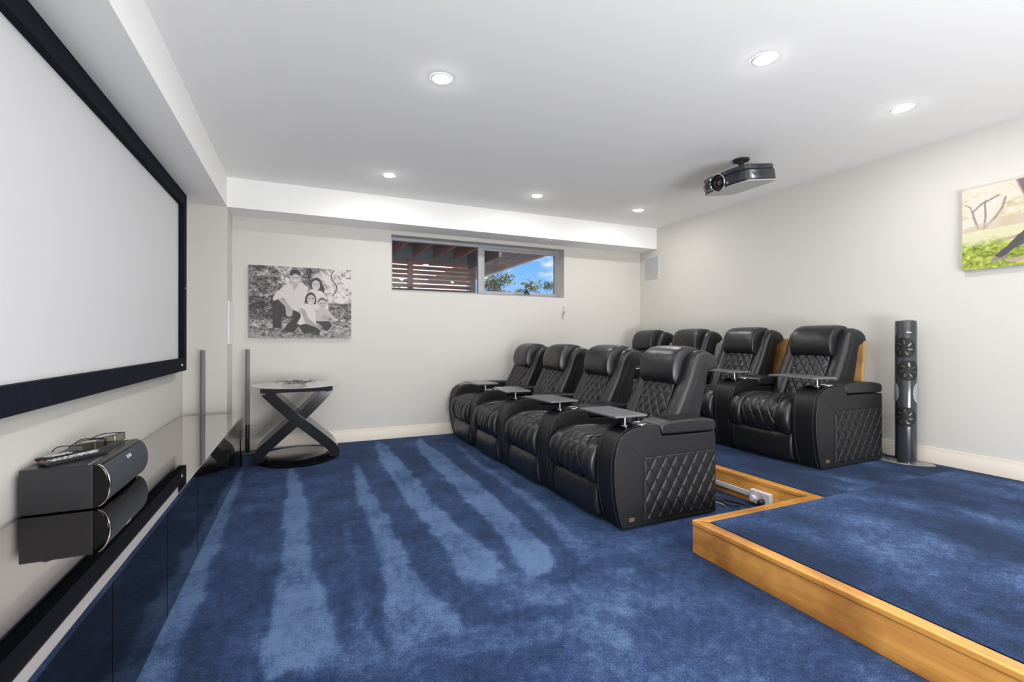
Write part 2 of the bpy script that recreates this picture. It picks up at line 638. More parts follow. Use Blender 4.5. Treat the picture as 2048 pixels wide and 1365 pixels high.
# ------------------------------------------------------------------ window and what is outside
WY = 5.79
wf = MB()
f = .035
wf.box(WX0, WY, WZ0, WX1, WY + .06, WZ0 + f).box(WX0, WY, WZ1 - f, WX1, WY + .06, WZ1)
wf.box(WX0, WY, WZ0 + f, WX0 + f, WY + .06, WZ1 - f).box(WX1 - f, WY, WZ0 + f, WX1, WY + .06, WZ1 - f)
MUL = 2.12
wf.box(MUL - .03, WY, WZ0 + f, MUL + .03, WY + .06, WZ1 - f)
win = struct(wf.build('window_1', M['greytrim'], bevel=.003, seg=1), 'wide grey aluminium window high in the far wall')
MB().box(WX0 + f, WY + .03, WZ0 + f, MUL - .03, WY + .036, WZ1 - f).build('pane', M['glass'], win)
sa = MB()
a0, a1, b0, b1 = MUL + .03, WX1 - f, WZ0 + f, WZ1 - f
k = .03
sa.box(a0, WY + .005, b0, a1, WY + .05, b0 + k).box(a0, WY + .005, b1 - k, a1, WY + .05, b1).box(a0, WY + .005, b0 + k, a0 + k, WY + .05, b1 - k).box(a1 - k, WY + .005, b0 + k, a1, WY + .05, b1 - k)
sash = sa.build('sash', M['greytrim'], win, bevel=.003, seg=1)
MB().box(a0 + k, WY + .03, b0 + k, a1 - k, WY + .036, b1 - k).build('pane', M['glass'], sash)
MB().box(2.62, WY - .012, b0 + .004, 2.86, WY + .006, b0 + .02).build('winder_bar', M['greytrim'], sash, bevel=.002, seg=1)
MB().obox((2.77, WY - .02, b0 + .035), (.03, .02, .05), 0, R(35)).obox((2.80, WY - .02, b0 + .03), (.015, .02, .06), 0, R(-40)).build('winder_handle', M['blackplastic'], sash)

M['redwood'] = wood('red_stained_timber', (.30, .085, .045), (.16, .045, .025), 20, .6, 0, 'X')
M['darkboard'] = mat('dark_brown_soffit', (.12, .075, .07), .7, vary=(4, .3))
M['steelgrey'] = mat('dark_grey_beam', (.12, .13, .145), .7, vary=(40, .35))
M['fascia'] = mat('pale_fascia', (.55, .46, .44), .6)
sc_ = thing('slat_screen', 'red-stained timber slat screen seen through the left window pane', 'screen', (0, 8.0, 1.2))
slm = MB().box(.2, 0, 0, 2.77, .022, .060).mesh('slat')
slm.materials.append(M['redwood'])
for i in range(17):
    o = bpy.data.objects.new('slat', slm)
    COL.objects.link(o)
    o.parent = sc_
    o.location = (0, 0, i * .078 + random.uniform(-.001, .001))
for x in (.35, 1.61, 2.73):
    MB().box(x, -.07, 0, x + .085, -.001, 1.33).build('post', M['redwood'], sc_)
dk = thing('deck_roof', 'red-brown joisted deck above the slat screen outside the left pane', 'deck', (0, 6.6, 2.58))
jm = MB().box(0, 0, 0, .045, 1.47, .19).mesh('joist')
jm.materials.append(M['redwood'])
for i in range(8):
    o = bpy.data.objects.new('joist', jm)
    COL.objects.link(o)
    o.parent = dk
    o.location = (.28 + i * .36, 0, 0)
MB().box(.2, -.045, -.03, 2.75, -.001, .19).build('ledger', M['redwood'], dk)
MB().box(.2, 1.471, -.09, 2.79, 1.52, .19).build('beam', M['steelgrey'], dk)
for i in range(6):
    MB().box(.2, -.04 + i * .26, .191, 2.75, .215 + i * .26, .215).build('deck_board', M['redwood'], dk)
MB().box(2.70, -.04, -.16, 2.745, 1.47, .19).build('end_beam', M['darkboard'], dk)
so = thing('eave_soffit', 'dark brown boarded eave with pale fascia seen through the right window pane', 'eave', (2.80, 6.75, 2.62))
for i in range(5):
    MB().box(i * .188, 0, 0, i * .188 + .18, 4.6, .02).build('soffit_board', M['darkboard'], so)
MB().box(.945, -.02, -.035, .985, 4.7, .16).build('fascia_board', M['fascia'], so)
MB().box(-.01, -.03, -.02, .94, -.001, .15).build('front_board', M['darkboard'], so)


def tree(name, label, x, y, h, rx, rz, nleaf, seed, hue):
    r = random.Random(seed)
    t = thing(name, label, 'tree', (x, y, 0))
    tr = MB()
    tr.tube([(0, 0, 0), (.05, 0, h * .5), (0, .05, h - rz)], [.12, .09, .06], 8)
    for k in range(9):
        a = r.uniform(0, 2 * PI)
        e = Vector((math.cos(a) * rx * .8, math.sin(a) * rx * .8, h - rz + r.uniform(.1, 1.5) * rz))
        tr.tube([(0, 0, h - rz * 1.2), tuple(e * .55 + Vector((0, 0, (h - rz) * .45))), tuple(e)], [.05, .03, .01], 5)
    tr.build('trunk', mat(name + '_bark', (.09, .07, .055), .9), t)
    m = MB()
    cl = [(r.gauss(0, .45) * rx, r.gauss(0, .45) * rx, h + r.gauss(-.2, .5) * rz) for _ in range(26)]
    for k in range(nleaf):
        c = Vector(r.choice(cl)) + Vector((r.gauss(0, .13), r.gauss(0, .13), r.gauss(0, .10))) * rx
        a, b = r.uniform(0, 2 * PI), r.uniform(-1.2, 1.2)
        s = r.uniform(.05, .09)
        u = Vector((math.cos(a), math.sin(a), math.sin(b))).normalized() * s
        v = u.cross(Vector((r.uniform(-1, 1), r.uniform(-1, 1), 1))).normalized() * s * .35
        m.add([c - u, c + v, c + u, c - v], [(0, 1, 2, 3)])
    o = m.build('foliage', mat(name + '_leaf', hue, .6, vary=(3, .45)), t, recalc=False)
    o['kind'] = 'stuff'


tree('garden_tree', 'grey-green tree crown showing above the sill left in the right pane', 5.75, 14.4, 2.4, 1.0, .75, 4200, 3, (.17, .19, .10))
tree('garden_tree', 'dark green tree top at the far right edge of the window', 8.1, 14.5, 2.45, .75, .7, 2600, 5, (.09, .15, .10))
tree('garden_tree', 'leafy shrub tree glimpsed through the gaps of the slat screen', 1.6, 10.2, 1.75, .8, .35, 1500, 8, (.16, .22, .07))
MB().box(-30, 6.1, -.4, 40, 60, -.3).build('ground', mat('garden_ground', (.42, .40, .36), .9))  # out of view; toned pale to throw sunlight up onto joists and soffit
struct(bpy.data.objects['ground'], 'unseen ground outside, made pale to bounce sunlight upwards')
struct(MB().box(-3, 12.6, -.3, 4.2, 12.75, 3.6).build('wall_gap_backing', mat('gap_backing_white', (.8, .8, .76), .9)), 'white backing wall added to brighten the gaps of the slat screen')  # added backing so the gaps between the slats read bright

# ------------------------------------------------------------------ recliners
ARM_W, PITCH = .2, .768
BODY0, BODY1 = ARM_W + .003, PITCH - .003


def groove(a, b, W, L):
    """height of a stitched diamond: sharp seam along the two line families, a shallow pillow between"""
    g = math.hypot(1 / L, 1 / W)
    da, db = abs(a - round(a)) / g, abs(b - round(b)) / g
    return -.9 * math.exp(-(da / .0048) ** 2) - .9 * math.exp(-(db / .0048) ** 2) + .55 * (abs(math.sin(PI * a)) * abs(math.sin(PI * b))) ** .8


def pad(prof, y0, y1, bulge, ns, ny, pw=2.6, es=0., quilt=None, skirt=.03, wr=None, seed=0):
    """upholstered pad: a profile in xz swept over y0..y1, domed along its normal, edges tucked in by skirt"""
    c, u = spline(prof, ns)
    tg = np.gradient(c, axis=0)
    tg /= np.linalg.norm(tg, axis=1)[:, None]
    nr = np.stack([-tg[:, 1], tg[:, 0]], 1)
    rr = np.random.RandomState(seed)
    ts = np.linspace(-1, 1, ny + 1)
    ts = np.sign(ts) * (1 - (1 - np.abs(ts)) ** 1.25)
    P = []
    S_ = np.linspace(0, 1, ns + 1)
    for i in range(ns + 1):
        row = []
        ee = 1.0
        if es:
            ee = (max(0, 1 - abs(2 * S_[i] - 1) ** es)) ** .5
        for j, t in enumerate(ts):
            y = (y0 + y1) / 2 + (y1 - y0) / 2 * t
            d = bulge * (max(0, 1 - abs(t) ** pw)) ** .5 * ee
            if quilt:
                W, L, amp = quilt
                a = u[i] / L + (y - (y0 + y1) / 2) / W
                b = u[i] / L - (y - (y0 + y1) / 2) / W
                d += amp * groove(a, b, W, L) * min(1, (1 - abs(t)) * 14)
            if wr:
                d += wr * math.sin(u[i] * 61 + 3 * math.sin(y * 23 + seed)) * math.sin(y * 17 + seed * 2.1) * (1 - t * t)
            row.append((c[i, 0] + nr[i, 0] * d, y, c[i, 1] + nr[i, 1] * d))
        if skirt:
            lo_ = (c[i, 0] - nr[i, 0] * skirt, y0 + .004, c[i, 1] - nr[i, 1] * skirt)
            hi_ = (c[i, 0] - nr[i, 0] * skirt, y1 - .004, c[i, 1] - nr[i, 1] * skirt)
            row = [lo_] + row + [hi_]
        P.append(row)
    return MB().grid(P)


ARM_PROF = [(.004, .012), (-.022, .09), (-.045, .2), (-.056, .32), (-.052, .43), (-.036, .51), (-.008, .566), (.035, .600), (.085, .619), (.14, .625), (.275, .622),
            (.292, .615), (.303, .572), (.318, .556), (.765, .552), (.772, .54), (.772, .02), (.765, .012)]


def make_armrest(parent):
    arm = MB().prism(ARM_PROF, 'xz', 0, ARM_W).build('armrest', M['leather2'], parent, bevel=.02, seg=4)
    lid = MB().prism([(.296, .60), (.312, .562), (.765, .557), (.776, .575), (.776, .612), (.762, .632), (.68, .644), (.55, .650), (.42, .648), (.33, .640), (.298, .622)], 'xz', -.003, ARM_W + .003)
    lid.build('console_lid', M['leather'], arm, bevel=.017, seg=4)
    dk_ = [(.045, .606), (.085, .6215), (.14, .6275), (.275, .6245), (.285, .619)]
    top = MB().prism(dk_ + [(x, z - .004) for x, z in reversed(dk_)], 'xz', .022, ARM_W - .022).build('cup_holder_deck', M['blackgloss'], arm, bevel=.001, seg=1)
    ch = MB()
    ring = [(.215 + .043 * math.cos(q), .1 + .043 * math.sin(q), .629) for q in np.linspace(0, 2 * PI, 28, endpoint=False)]
    ch.tube(ring, .0055, 8, True)
    ch.build('cup_holder', M['chrome'], arm, 60)
    MB().tube([(.09 + .02 * math.cos(q), .09 + .02 * math.sin(q), .624) for q in np.linspace(0, 2 * PI, 20, endpoint=False)], .0025, 6, True).build('tray_socket', M['chrome'], arm, 60)
    MB().lathe([(.0, .0), (.038, .0), (.038, .0022), (0, .0022)], 24, (.215, .1, .626), cap=False).build('cup_well', M['blackmatt'], arm)
    # stitched piping along the outer and inner front seams
    pp, _ = spline(ARM_PROF[:11], 40)
    for y in (.028, ARM_W - .028):
        MB().tube([(x - .0015, y, z + .001) for x, z in pp], .0016, 5).build('seam', M['thread'], arm)
    # quilted side panel with diamond stitching
    nx, nz = 215, 142
    P = []
    X0, X1, Z0, Z1 = .165, .768, .04, .44
    for i in range(nx + 1):
        row = []
        for j in range(nz + 1):
            x = X0 + (X1 - X0) * i / nx
            z = Z0 + (Z1 - Z0) * j / nz
            a = x / .086 + (z - .02) / .136
            b = x / .086 - (z - .02) / .136
            h = groove(a, b, .136, .086)
            ed = min(i, nx - i, j, nz - j) / 5.
            ed = min(1, ed)
            ed = math.sqrt(max(0, 1 - (1 - ed) ** 2))
            row.append((x, .006 - ed * (.011 + .0046 * h), z))
        P.append(row)
    MB().grid(P).build('quilted_side_panel', M['leather2'], arm, 180)
    MB().tube([(.768, -.002, .44), (.20, -.002, .44), (.172, -.002, .425), (.162, -.002, .40), (.162, -.002, .03)], .0035, 6).build('piping', M['leather2'], arm, 60)
    MB().tube([(.0, .0008, .585), (.045, -.001, .56), (.10, -.001, .50), (.165, -.001, .44)], .0018, 5).build('seam', M['thread'], arm)
    return arm


def make_recliner():
    r = thing('recliner', 'x', 'recliner')
    MB().box(.06, BODY0, .03, .72, BODY1, .40).build('base', M['blackmatt'], r)
    make_armrest(r)
    MB().box(.10, .03, 0, .70, .17, .013).box(.10, .3, 0, .66, .68, .031).build('foot', M['blackmatt'], r)
    # footrest panel
    fr = pad([(.03, .03), (-.028, .042), (-.046, .10), (-.048, .17), (-.034, .225), (.0, .246), (.04, .25)], BODY0, BODY1, .016, 26, 30, 4, skirt=.03, wr=.0016, seed=1)
    fr.v = [(x, y, z + (abs((y - .484) / .28) ** 3) * .02 * max(0, (z - .12)) / .13) for x, y, z in fr.v]
    fr.build('footrest', M['leather'], r, 180)
    # seat
    sp = [(.05, .232), (-.02, .252), (-.062, .30), (-.074, .36), (-.058, .425), (-.008, .472), (.08, .494), (.2, .496), (.35, .486), (.5, .474), (.66, .465)]
    seat = pad(sp, BODY0, .318, .032, 44, 16, 2.4, skirt=.05, wr=.0012, seed=2).build('seat_cushion', M['leather'], r, 180)
    pad(sp, .650, BODY1, .032, 44, 16, 2.4, skirt=.05, wr=.0012, seed=3).build('side_bolster', M['leather'], seat, 180)
    pad(sp, .316, .652, .026, 300, 112, 3.2, quilt=(.084, .150, .0062), skirt=.03).build('quilted_insert', M['leather'], seat, 180)
    # backrest shell
    bp = [(.585, .42), (.640, .58), (.700, .70), (.775, .85), (.806, .95), (.840, 1.022), (.885, 1.045), (.945, 1.035), (.990, 1.012), (1.0, .982), (.985, .952), (.945, .942), (.925, .92), (.885, .75), (.84, .58), (.80, .42)]
    back = MB().prism(bp, 'xz', BODY0 + .004, BODY1 - .004).build('backrest', M['leather2'], r, bevel=.02, seg=4)
    bo = [(.555, .45), (.60, .55), (.655, .655), (.715, .77), (.762, .865), (.795, .95), (.828, 1.02), (.875, 1.05), (.94, 1.043), (.99, 1.015), (1.006, .98)]
    for y0, y1, sd in ((BODY0, .325, 4), (.643, BODY1, 5)):
        pad(bo, y0, y1, .038, 52, 18, 2.3, skirt=.05, wr=.0022, seed=sd).build('side_bolster', M['leather'], back, 180)
    qp = [(.565, .45), (.605, .56), (.655, .69), (.705, .81), (.735, .89)]
    pad(qp, .322, .646, .022, 170, 108, 3.0, quilt=(.080, .118, .0068), skirt=.03).build('quilted_insert', M['leather'], back, 180)
    for y in (BODY0 + .004, BODY1 - .004):
        s = 1 if y < .4 else -1
        MB().tube([(.70, y - s * .001, .60), (.755, y - s * .001, .76), (.83, y - s * .001, .93)], .0018, 5).build('seam', M['thread'], back)
    hp = [(.78, .838), (.725, .845), (.692, .872), (.682, .93), (.694, 1.0), (.725, 1.058), (.775, 1.092), (.84, 1.104), (.905, 1.095), (.96, 1.062), (.985, 1.03)]
    hd = pad(hp, .298, .670, .016, 40, 34, 5, skirt=.10, wr=.001, seed=7).build('headrest', M['leather'], r, 180)
    for y in (.318, .650):
        c, _ = spline(hp[1:], 30)
        MB().tube([(x - .006, y, z + .006) for x, z in c], .0018, 5).build('seam', M['thread'], hd)
    # swivel tray
    tr = MB()
    tr.box(-.115, -.06, .060, .130, .350, .074)
    tray = tr.build('tray_table', M['tray'], r, bevel=.004, seg=2, loc=(.09, .09, .624))
    po = MB().lathe([(.0055, 0), (.0055, .0598)], 14)
    po.build('tray_post', M['steel'], tray, 40)
    MB().box(-.012, -.012, .0545, .07, .02, .0598).build('tray_bracket', M['blackmatt'], tray)
    return r


def child(o, stem):
    return next(c for c in o.children if c.name.split('.')[0] == stem)


proto = make_recliner()
FRONT_X = [1.765, 1.735, 1.705, 1.697]
FRONT_L = ['black leather recliner nearest the camera in the front row, quilted side panel in full view',
           'second black leather recliner of the front row, behind the nearest one',
           'third black leather recliner of the front row, next to the one by the far wall',
           'front-row black leather recliner standing against the far wall']
BACK_L = ['black leather recliner at the near end of the raised back row, wooden board behind it',
          'second black leather recliner of the raised back row, its tray level with its headless arm',
          'third black leather recliner of the raised back row, only its headrest and shoulders showing',
          'back-row black leather recliner in the far corner, only its headrest top showing']
BACK_L[1] = 'second black leather recliner of the raised back row, just left of the wooden board'
TRAY_F = [R(0), R(3), R(-6), R(4)]
TRAY_B = [R(-6), R(-8), R(2), R(3)]
for row, (labels, xs, y0, z, trs) in enumerate(((FRONT_L, FRONT_X, 2.33, 0, TRAY_F), (BACK_L, [3.566] * 4, 2.285, ZP, TRAY_B))):
    for i in range(4):
        o = proto if (row == 0 and i == 0) else copy_tree(proto)
        if o is proto:
            pass
        o.location = (xs[i], y0 + i * PITCH, z)
        o['label'] = labels[i]
        o['group'] = 'front row of recliners' if row == 0 else 'back row of recliners'
        child(o, 'tray_table').rotation_euler = (0, 0, trs[i])
        if i:
            for q in [k for k in child(o, 'armrest').children if k.name.split('.')[0] in ('quilted_side_panel', 'piping')]:
                bpy.data.objects.remove(q)
        if row == 1:
            for n in ('backrest', 'headrest'):
                child(o, n).location.x = -.09
# far ends get a closing armrest, outer units a maker's badge
for o in [q for q in bpy.data.objects if q.name.split('.')[0] == 'recliner']:
    if o['label'] in (FRONT_L[3], BACK_L[3]):
        a = copy_tree(child(o, 'armrest'), o)
        a.location.y = PITCH
    if o['label'] in (FRONT_L[0], BACK_L[0]):
        MB().box(.052, -.004, .052, .092, .002, .075).build('badge', M['badge'], child(o, 'armrest'), bevel=.001, seg=1)

# wooden board behind the near back-row recliner
wb = thing('wooden_board', 'honey pine board leaning on the right wall behind the back-row recliner', 'board', (4.50, 2.555, ZP))
brd = MB()
for k in range(3):
    b = MB().box(0, k * .29, 0, .03, k * .29 + .288, 1.0).xf(Matrix.Rotation(R(4.2), 4, 'Y'))
    b.build('plank', M['pinez'], wb, bevel=.002, seg=1)

# ------------------------------------------------------------------ projection screen
scr = thing('projection_screen', 'large white projection screen in a black velvet frame on the left wall', 'screen', (XL, 0, 0))
SY0, SY1, SZ0, SZ1 = 1.60, 4.992, .896, 2.449
fw = .109
px = .085
fr_ = MB()
for (ya, yb, za, zb) in ((SY0, SY1, SZ0, SZ0 + fw), (SY0, SY1, SZ1 - fw, SZ1)):
    fr_.prism([(.03, za), (px, za), (px, zb), (.03, zb)], 'xz', ya, yb)
for (ya, yb) in ((SY0, SY0 + fw), (SY1 - fw, SY1)):
    fr_.box(.03, ya, SZ0 + fw, px, yb, SZ1 - fw)
fr_.build('frame', M['velvet'], scr)
MB().box(.0305, SY0 + fw - .01, SZ0 + fw - .01, .046, SY1 - fw + .01, SZ1 - fw + .01).build('projection_surface', M['screen'], scr)
MB().box(0, SY0 + .3, SZ0 + .2, .030, SY1 - .3, SZ0 + .25).box(0, SY0 + .3, SZ1 - .25, .030, SY1 - .3, SZ1 - .2).build('wall_bracket', M['blackmatt'], scr)
MB().box(px, 4.80, SZ0 + .045, px + .002, 4.845, SZ0 + .062).build('badge', M['white'], scr)
MB().lathe([(.006, 0), (.006, .004)], 12).xf(Matrix.Translation((px, SY1 - .05, 1.62)) @ Matrix.Rotation(R(90), 4, 'Y')).build('screw_cap', M['white'], scr)

# ------------------------------------------------------------------ sideboard
sb = thing('sideboard', 'long low black gloss media sideboard under the projection screen', 'sideboard', (0, 0, 0))
SBX0, SBX1, SBZ = -1.008, -.512, .475
SBE = 5.07
MB().box(SBX0, .35, SBZ - .022, SBX1, SBE, SBZ).build('top', M['smokedgloss'], sb, bevel=.002, seg=2)
MB().box(SBX0 + .005, .36, .02, SBX1 - .024, 4.795, SBZ - .0225).build('carcass', M['blackmatt'], sb)
dw = .61
for k in range(7):
    y1 = 4.80 - k * dw
    MB().box(SBX1 - .0225, y1 - dw + .003, .014, SBX1 - .003, y1 - .003, SBZ - .025).build('door', M['blackgloss'], sb, bevel=.001, seg=1)
for x in (SBX0 + .005, SBX1 - .025):
    MB().prism([(4.803, SBZ - .0225), (5.062, SBZ - .0225), (5.02, 0), (4.93, 0)], 'yz', x, x + .022).build('leg', M['blackgloss'], sb, bevel=.001, seg=1)
MB().box(SBX0 + .05, .5, 0, SBX1 - .1, 4.6, .0195).build('plinth', M['blackmatt'], sb)

# centre speaker
cs = thing('centre_speaker', 'black centre-channel speaker with bowed grille on the sideboard', 'speaker', (0, 0, SBZ))
cy0, cy1 = 2.445, 2.985
cprof = [(-1.011, .004), (-.785, .004), (-.785, .183), (-1.011, .183)]
MB().prism(cprof, 'xz', cy0, cy1).build('cabinet', M['blackplastic'], cs, bevel=.003, seg=2)
arc = [(-.784, .002), (-.757, .018), (-.741, .05), (-.735, .092), (-.741, .135), (-.758, .168), (-.784, .185)]
ac, _ = spline(arc, 20)
MB().prism([tuple(p) for p in ac], 'xz', cy0 - .001, cy1 + .001).build('front_bow', M['blackgloss'], cs, 40)
M['grillecloth'] = mat('dark_blue_grey_grille_cloth', (.035, .042, .055), .8, bump=(900, .5, .001))
pg = [(x + .004, z) for x, z in ac[3:-2]]
gp = MB().grid([[(x, y, z) for y in (cy0 + .022, cy1 - .012)] for x, z in pg])
gp.build('grille', M['grillecloth'], cs, 60)
for dx in (0, .008):
    MB().box(-.793 - dx, cy0 + .005, .1835, -.790 - dx, cy1 - .005, .1855).build('trim_line', M['chrome'], cs)
MB().tube([(x + .003, cy0 + .012, z) for x, z in ac[1:-1]], .0028, 6).build('trim_curve', M['steel'], cs, 60)
for x in (-.98, -.80):
    for y in (cy0 + .04, cy1 - .04):
        MB().lathe([(.012, 0), (.012, .004)], 12, (x, y, 0)).build('foot', M['blackmatt'], cs)


def text(body, size, name, m, parent, mtx, ext=.0004):
    c = bpy.data.curves.new(name, 'FONT')
    c.body = body
    c.size = size
    c.extrude = ext
    c.align_x = 'CENTER'
    c.align_y = 'CENTER'
    t = bpy.data.objects.new(name, c)
    COL.objects.link(t)
    dg = bpy.context.evaluated_depsgraph_get()
    me = bpy.data.meshes.new_from_object(t.evaluated_get(dg))
    bpy.data.objects.remove(t)
    me.transform(mtx)
    me.materials.clear()
    me.materials.append(m)
    o = bpy.data.objects.new(name, me)
    COL.objects.link(o)
    o.parent = parent
    return o


# letters stand on the grille, reading along +Y and facing +X
def face_x(p, tilt=0.):
    return Matrix.Translation(p) @ Matrix.Rotation(tilt, 4, 'Y') @ Matrix(((0, 0, 1, 0), (1, 0, 0, 0), (0, 1, 0, 0), (0, 0, 0, 1)))


text('SONY', .022, 'lettering', M['white'], cs, face_x((-.7415, 2.725, .152), R(-27)))

ZT = SBZ + .183


def remote(name, label, c, rz, L, W, mcol, nb, seed):
    t = thing(name, label, 'remote', (c[0], c[1], ZT + .0005), rz)
    h = .016
    MB().prism([(-L / 2 + .008, 0), (L / 2 - .02, 0), (L / 2, h * .7), (L / 2 - .004, h), (-L / 2 + .003, h), (-L / 2, h * .6)], 'xz', -W / 2, W / 2).build('body', mcol, t, bevel=.003, seg=2)
    r = random.Random(seed)
    for i in range(nb):
        for j in range(3):
            x = -L / 2 + .03 + i * (L - .075) / nb
            y = (j - 1) * W * .29
            MB().box(x, y - W * .09, h, x + (L - .075) / nb * .55, y + W * .09, h + .002).build('button', M['white'] if r.random() < .75 else M['grille'], t)
    return t


M['redbtn'] = mat('red_button', (.7, .03, .03), .4)
r1 = remote('remote_control', 'long dark remote with red power button at the front of the speaker top', (-.885, 2.585), R(52), .25, .05, M['blackplastic'], 9, 1)
MB().box(-.117, .011, .016, -.107, .02, .019).build('power_button', M['redbtn'], r1)
MB().box(.0, .012, .016, .095, .021, .0185).build('pale_strip', M['white'], r1)
remote('remote_control', 'shorter grey-topped remote lying behind the long remote on the speaker', (-.952, 2.635), R(50), .165, .045, M['blackmatt'], 7, 2)

M['lens3d'] = glassy('tinted_lens', (.45, .42, .36), 1.5)


def glasses(label, c, rz):
    t = thing('viewing_glasses', label, 'glasses', (c[0], c[1], ZT + .001), rz)
    # front plane is x=0, facing +x; temples run to -x
    for s in (-1, 1):
        y0, y1 = (.008, .066) if s > 0 else (-.066, -.008)
        pts = [(0, y0, .004), (0, y1, .008), (-.004, y1 + s * .003 if s > 0 else y1, .040), (-.004, y0, .040)]
        rim = MB().tube([(0, y0, .004), (0, y1, .006), (-.003, y1, .040), (-.003, y0, .040)], .002, 6, True)
        rim.build('rim', M['blackplastic'], t)
        MB().add(pts[:2] + [(-.003, y1, .040), (-.003, y0, .040)], [(0, 1, 2, 3)]).build('lens', M['lens3d'], t)
        ye = s * .070
        pl, _ = spline([(-.002, s * .066, .038), (-.03, ye, .037), (-.09, ye - s * .004, .034), (-.13, ye - s * .018, .022), (-.150, ye - s * .028, .004)], 16)
        MB().tube([tuple(p) for p in pl], .0024, 6).build('temple', M['blackplastic'], t)
    MB().tube([(-.003, -.008, .036), (.002, 0, .038), (-.003, .008, .036)], .002, 6).build('bridge', M['blackplastic'], t)
    return t


glasses('pair of tinted 3D viewing glasses behind the remotes, nearer the wall', (-.875, 2.755), R(-20))
glasses('pair of tinted 3D viewing glasses at the far front corner of the speaker', (-.850, 2.915), R(-20))


# slim tower speakers
def tower(label, x, y):
    t = thing('tower_speaker', label, 'speaker', (x, y, 0), group='slim grey tower speakers')
    MB().lathe([(.088, 0), (.09, .004), (.088, .010), (.02, .014)], 32).build('base', M['blackplastic'], t, 50)
    MB().lathe([(.062, .0105), (.066, .015), (.062, .018)], 32, cap=False).build('base_ring', M['grille'], t, 50)
    MB().lathe([(.0215, .012), (.0215, .30)], 20).build('lower_tube', M['blackplastic'], t, 50)
    MB().lathe([(.0215, .30), (.0215, 1.062), (.018, 1.066)], 20).build('grille_tube', mat('tower_grille', (.17, .17, .165), .6, bump=(900, .4, .001)), t, 50)
    MB().lathe([(.019, 1.0655), (.019, 1.067)], 20).build('cap', M['blackplastic'], t, 50)


tower('slim grey tower speaker in front of the far wall, beside the round table', -.520, 5.47)
tower('slim grey tower speaker in front of the wall nib behind the sideboard', -.858, 5.17)

# ------------------------------------------------------------------ side table
tb = thing('side_table', 'round grey glass-topped table on crossed black gloss bands by the far wall', 'table', (-.05, 5.09, 0))
MB().lathe([(.0, .722), (.410, .722), (.415, .727), (.410, .732), (0, .732)], 72, sx=1.0, sy=1.05, cap=False).build('table_top', mat('grey_glass', (.50, .495, .48), .12), tb, 40)
MB().lathe([(.0, 0), (.352, 0), (.36, .006), (.36, .022), (.352, .028), (0, .028)], 72, sx=1.0, sy=1.1, cap=False).build('base', M['blackgloss'], tb, 40)
for y in (-.24, .18):
    MB().box(-.31, y, .672, .31, y + .04, .7215).build('rail', M['blackmatt'], tb, bevel=.002, seg=1)
for s in (-1, 1):
    # one band swept from the base rim up through the crossing to the rail on the other side
    cl, _ = spline([(-.322 * s, .03), (-.326 * s, .075), (-.303 * s, .128), (-.205 * s, .222), (-.102 * s, .316), (.0, .405), (.094 * s, .497), (.186 * s, .592), (.268 * s, .683)], 44)
    tg = np.gradient(cl, axis=0)
    tg /= np.linalg.norm(tg, axis=1)[:, None]
    nr = np.stack([-tg[:, 1], tg[:, 0]], 1)
    w0 = .012
    P = []
    ys0, ys1 = (-.22, .18)
    for i in range(len(cl)):
        # the band stands on edge: broad faces look along y at front and back, webbed between
        hw = .046
        a = cl[i] + nr[i] * hw
        b = cl[i] - nr[i] * hw
        q = []
        for (yy, sgn) in ((ys0 + .004 * s, 1), (ys1 + .004 * s, -1)):
            q += [(a[0], yy, a[1]), (b[0], yy, b[1])]
        P.append([q[0], q[1], q[3], q[2], q[0]])
    mb = MB().grid(P)
    n5 = 5
    mb.f.append((0, 1, 2, 3))
    L = (len(cl) - 1) * n5
    mb.f.append((L, L + 1, L + 2, L + 3))
    # keep ends on the base and the rail
    mb.v = [(x, y, min(max(z, .0285), .6715)) for x, y, z in mb.v]
    mb.build('leg', M['legloss'], tb, 40, recalc=True)

# heap of thin cable on the table
ch = MB()
rr = random.Random(4)
for k in range(9):
    cx, cy_ = rr.uniform(-.06, .07), rr.uniform(-.03, .03)
    a, b = rr.uniform(.05, .12), rr.uniform(.03, .06)
    ph = rr.uniform(0, 6)
    pts = []
    for i in range(18):
        q = ph + 2 * PI * i / 18 * (.72 + .25 * rr.random() * .2)
        pts.append((cx + a * math.cos(q), cy_ + b * math.sin(q), .012 + .026 * k / 9 + .009 * math.sin(3 * q + k)))
    pl, _ = spline(pts, 40)
    ch.tube([tuple(p) for p in pl], .0019, 6)
o = ch.build('cable_heap', M['blackplastic'], None, 60, loc=(-.075, 4.95, .7325))
tag(o, 'tangled thin black cable heaped on the round side table', 'cable')
ch = None

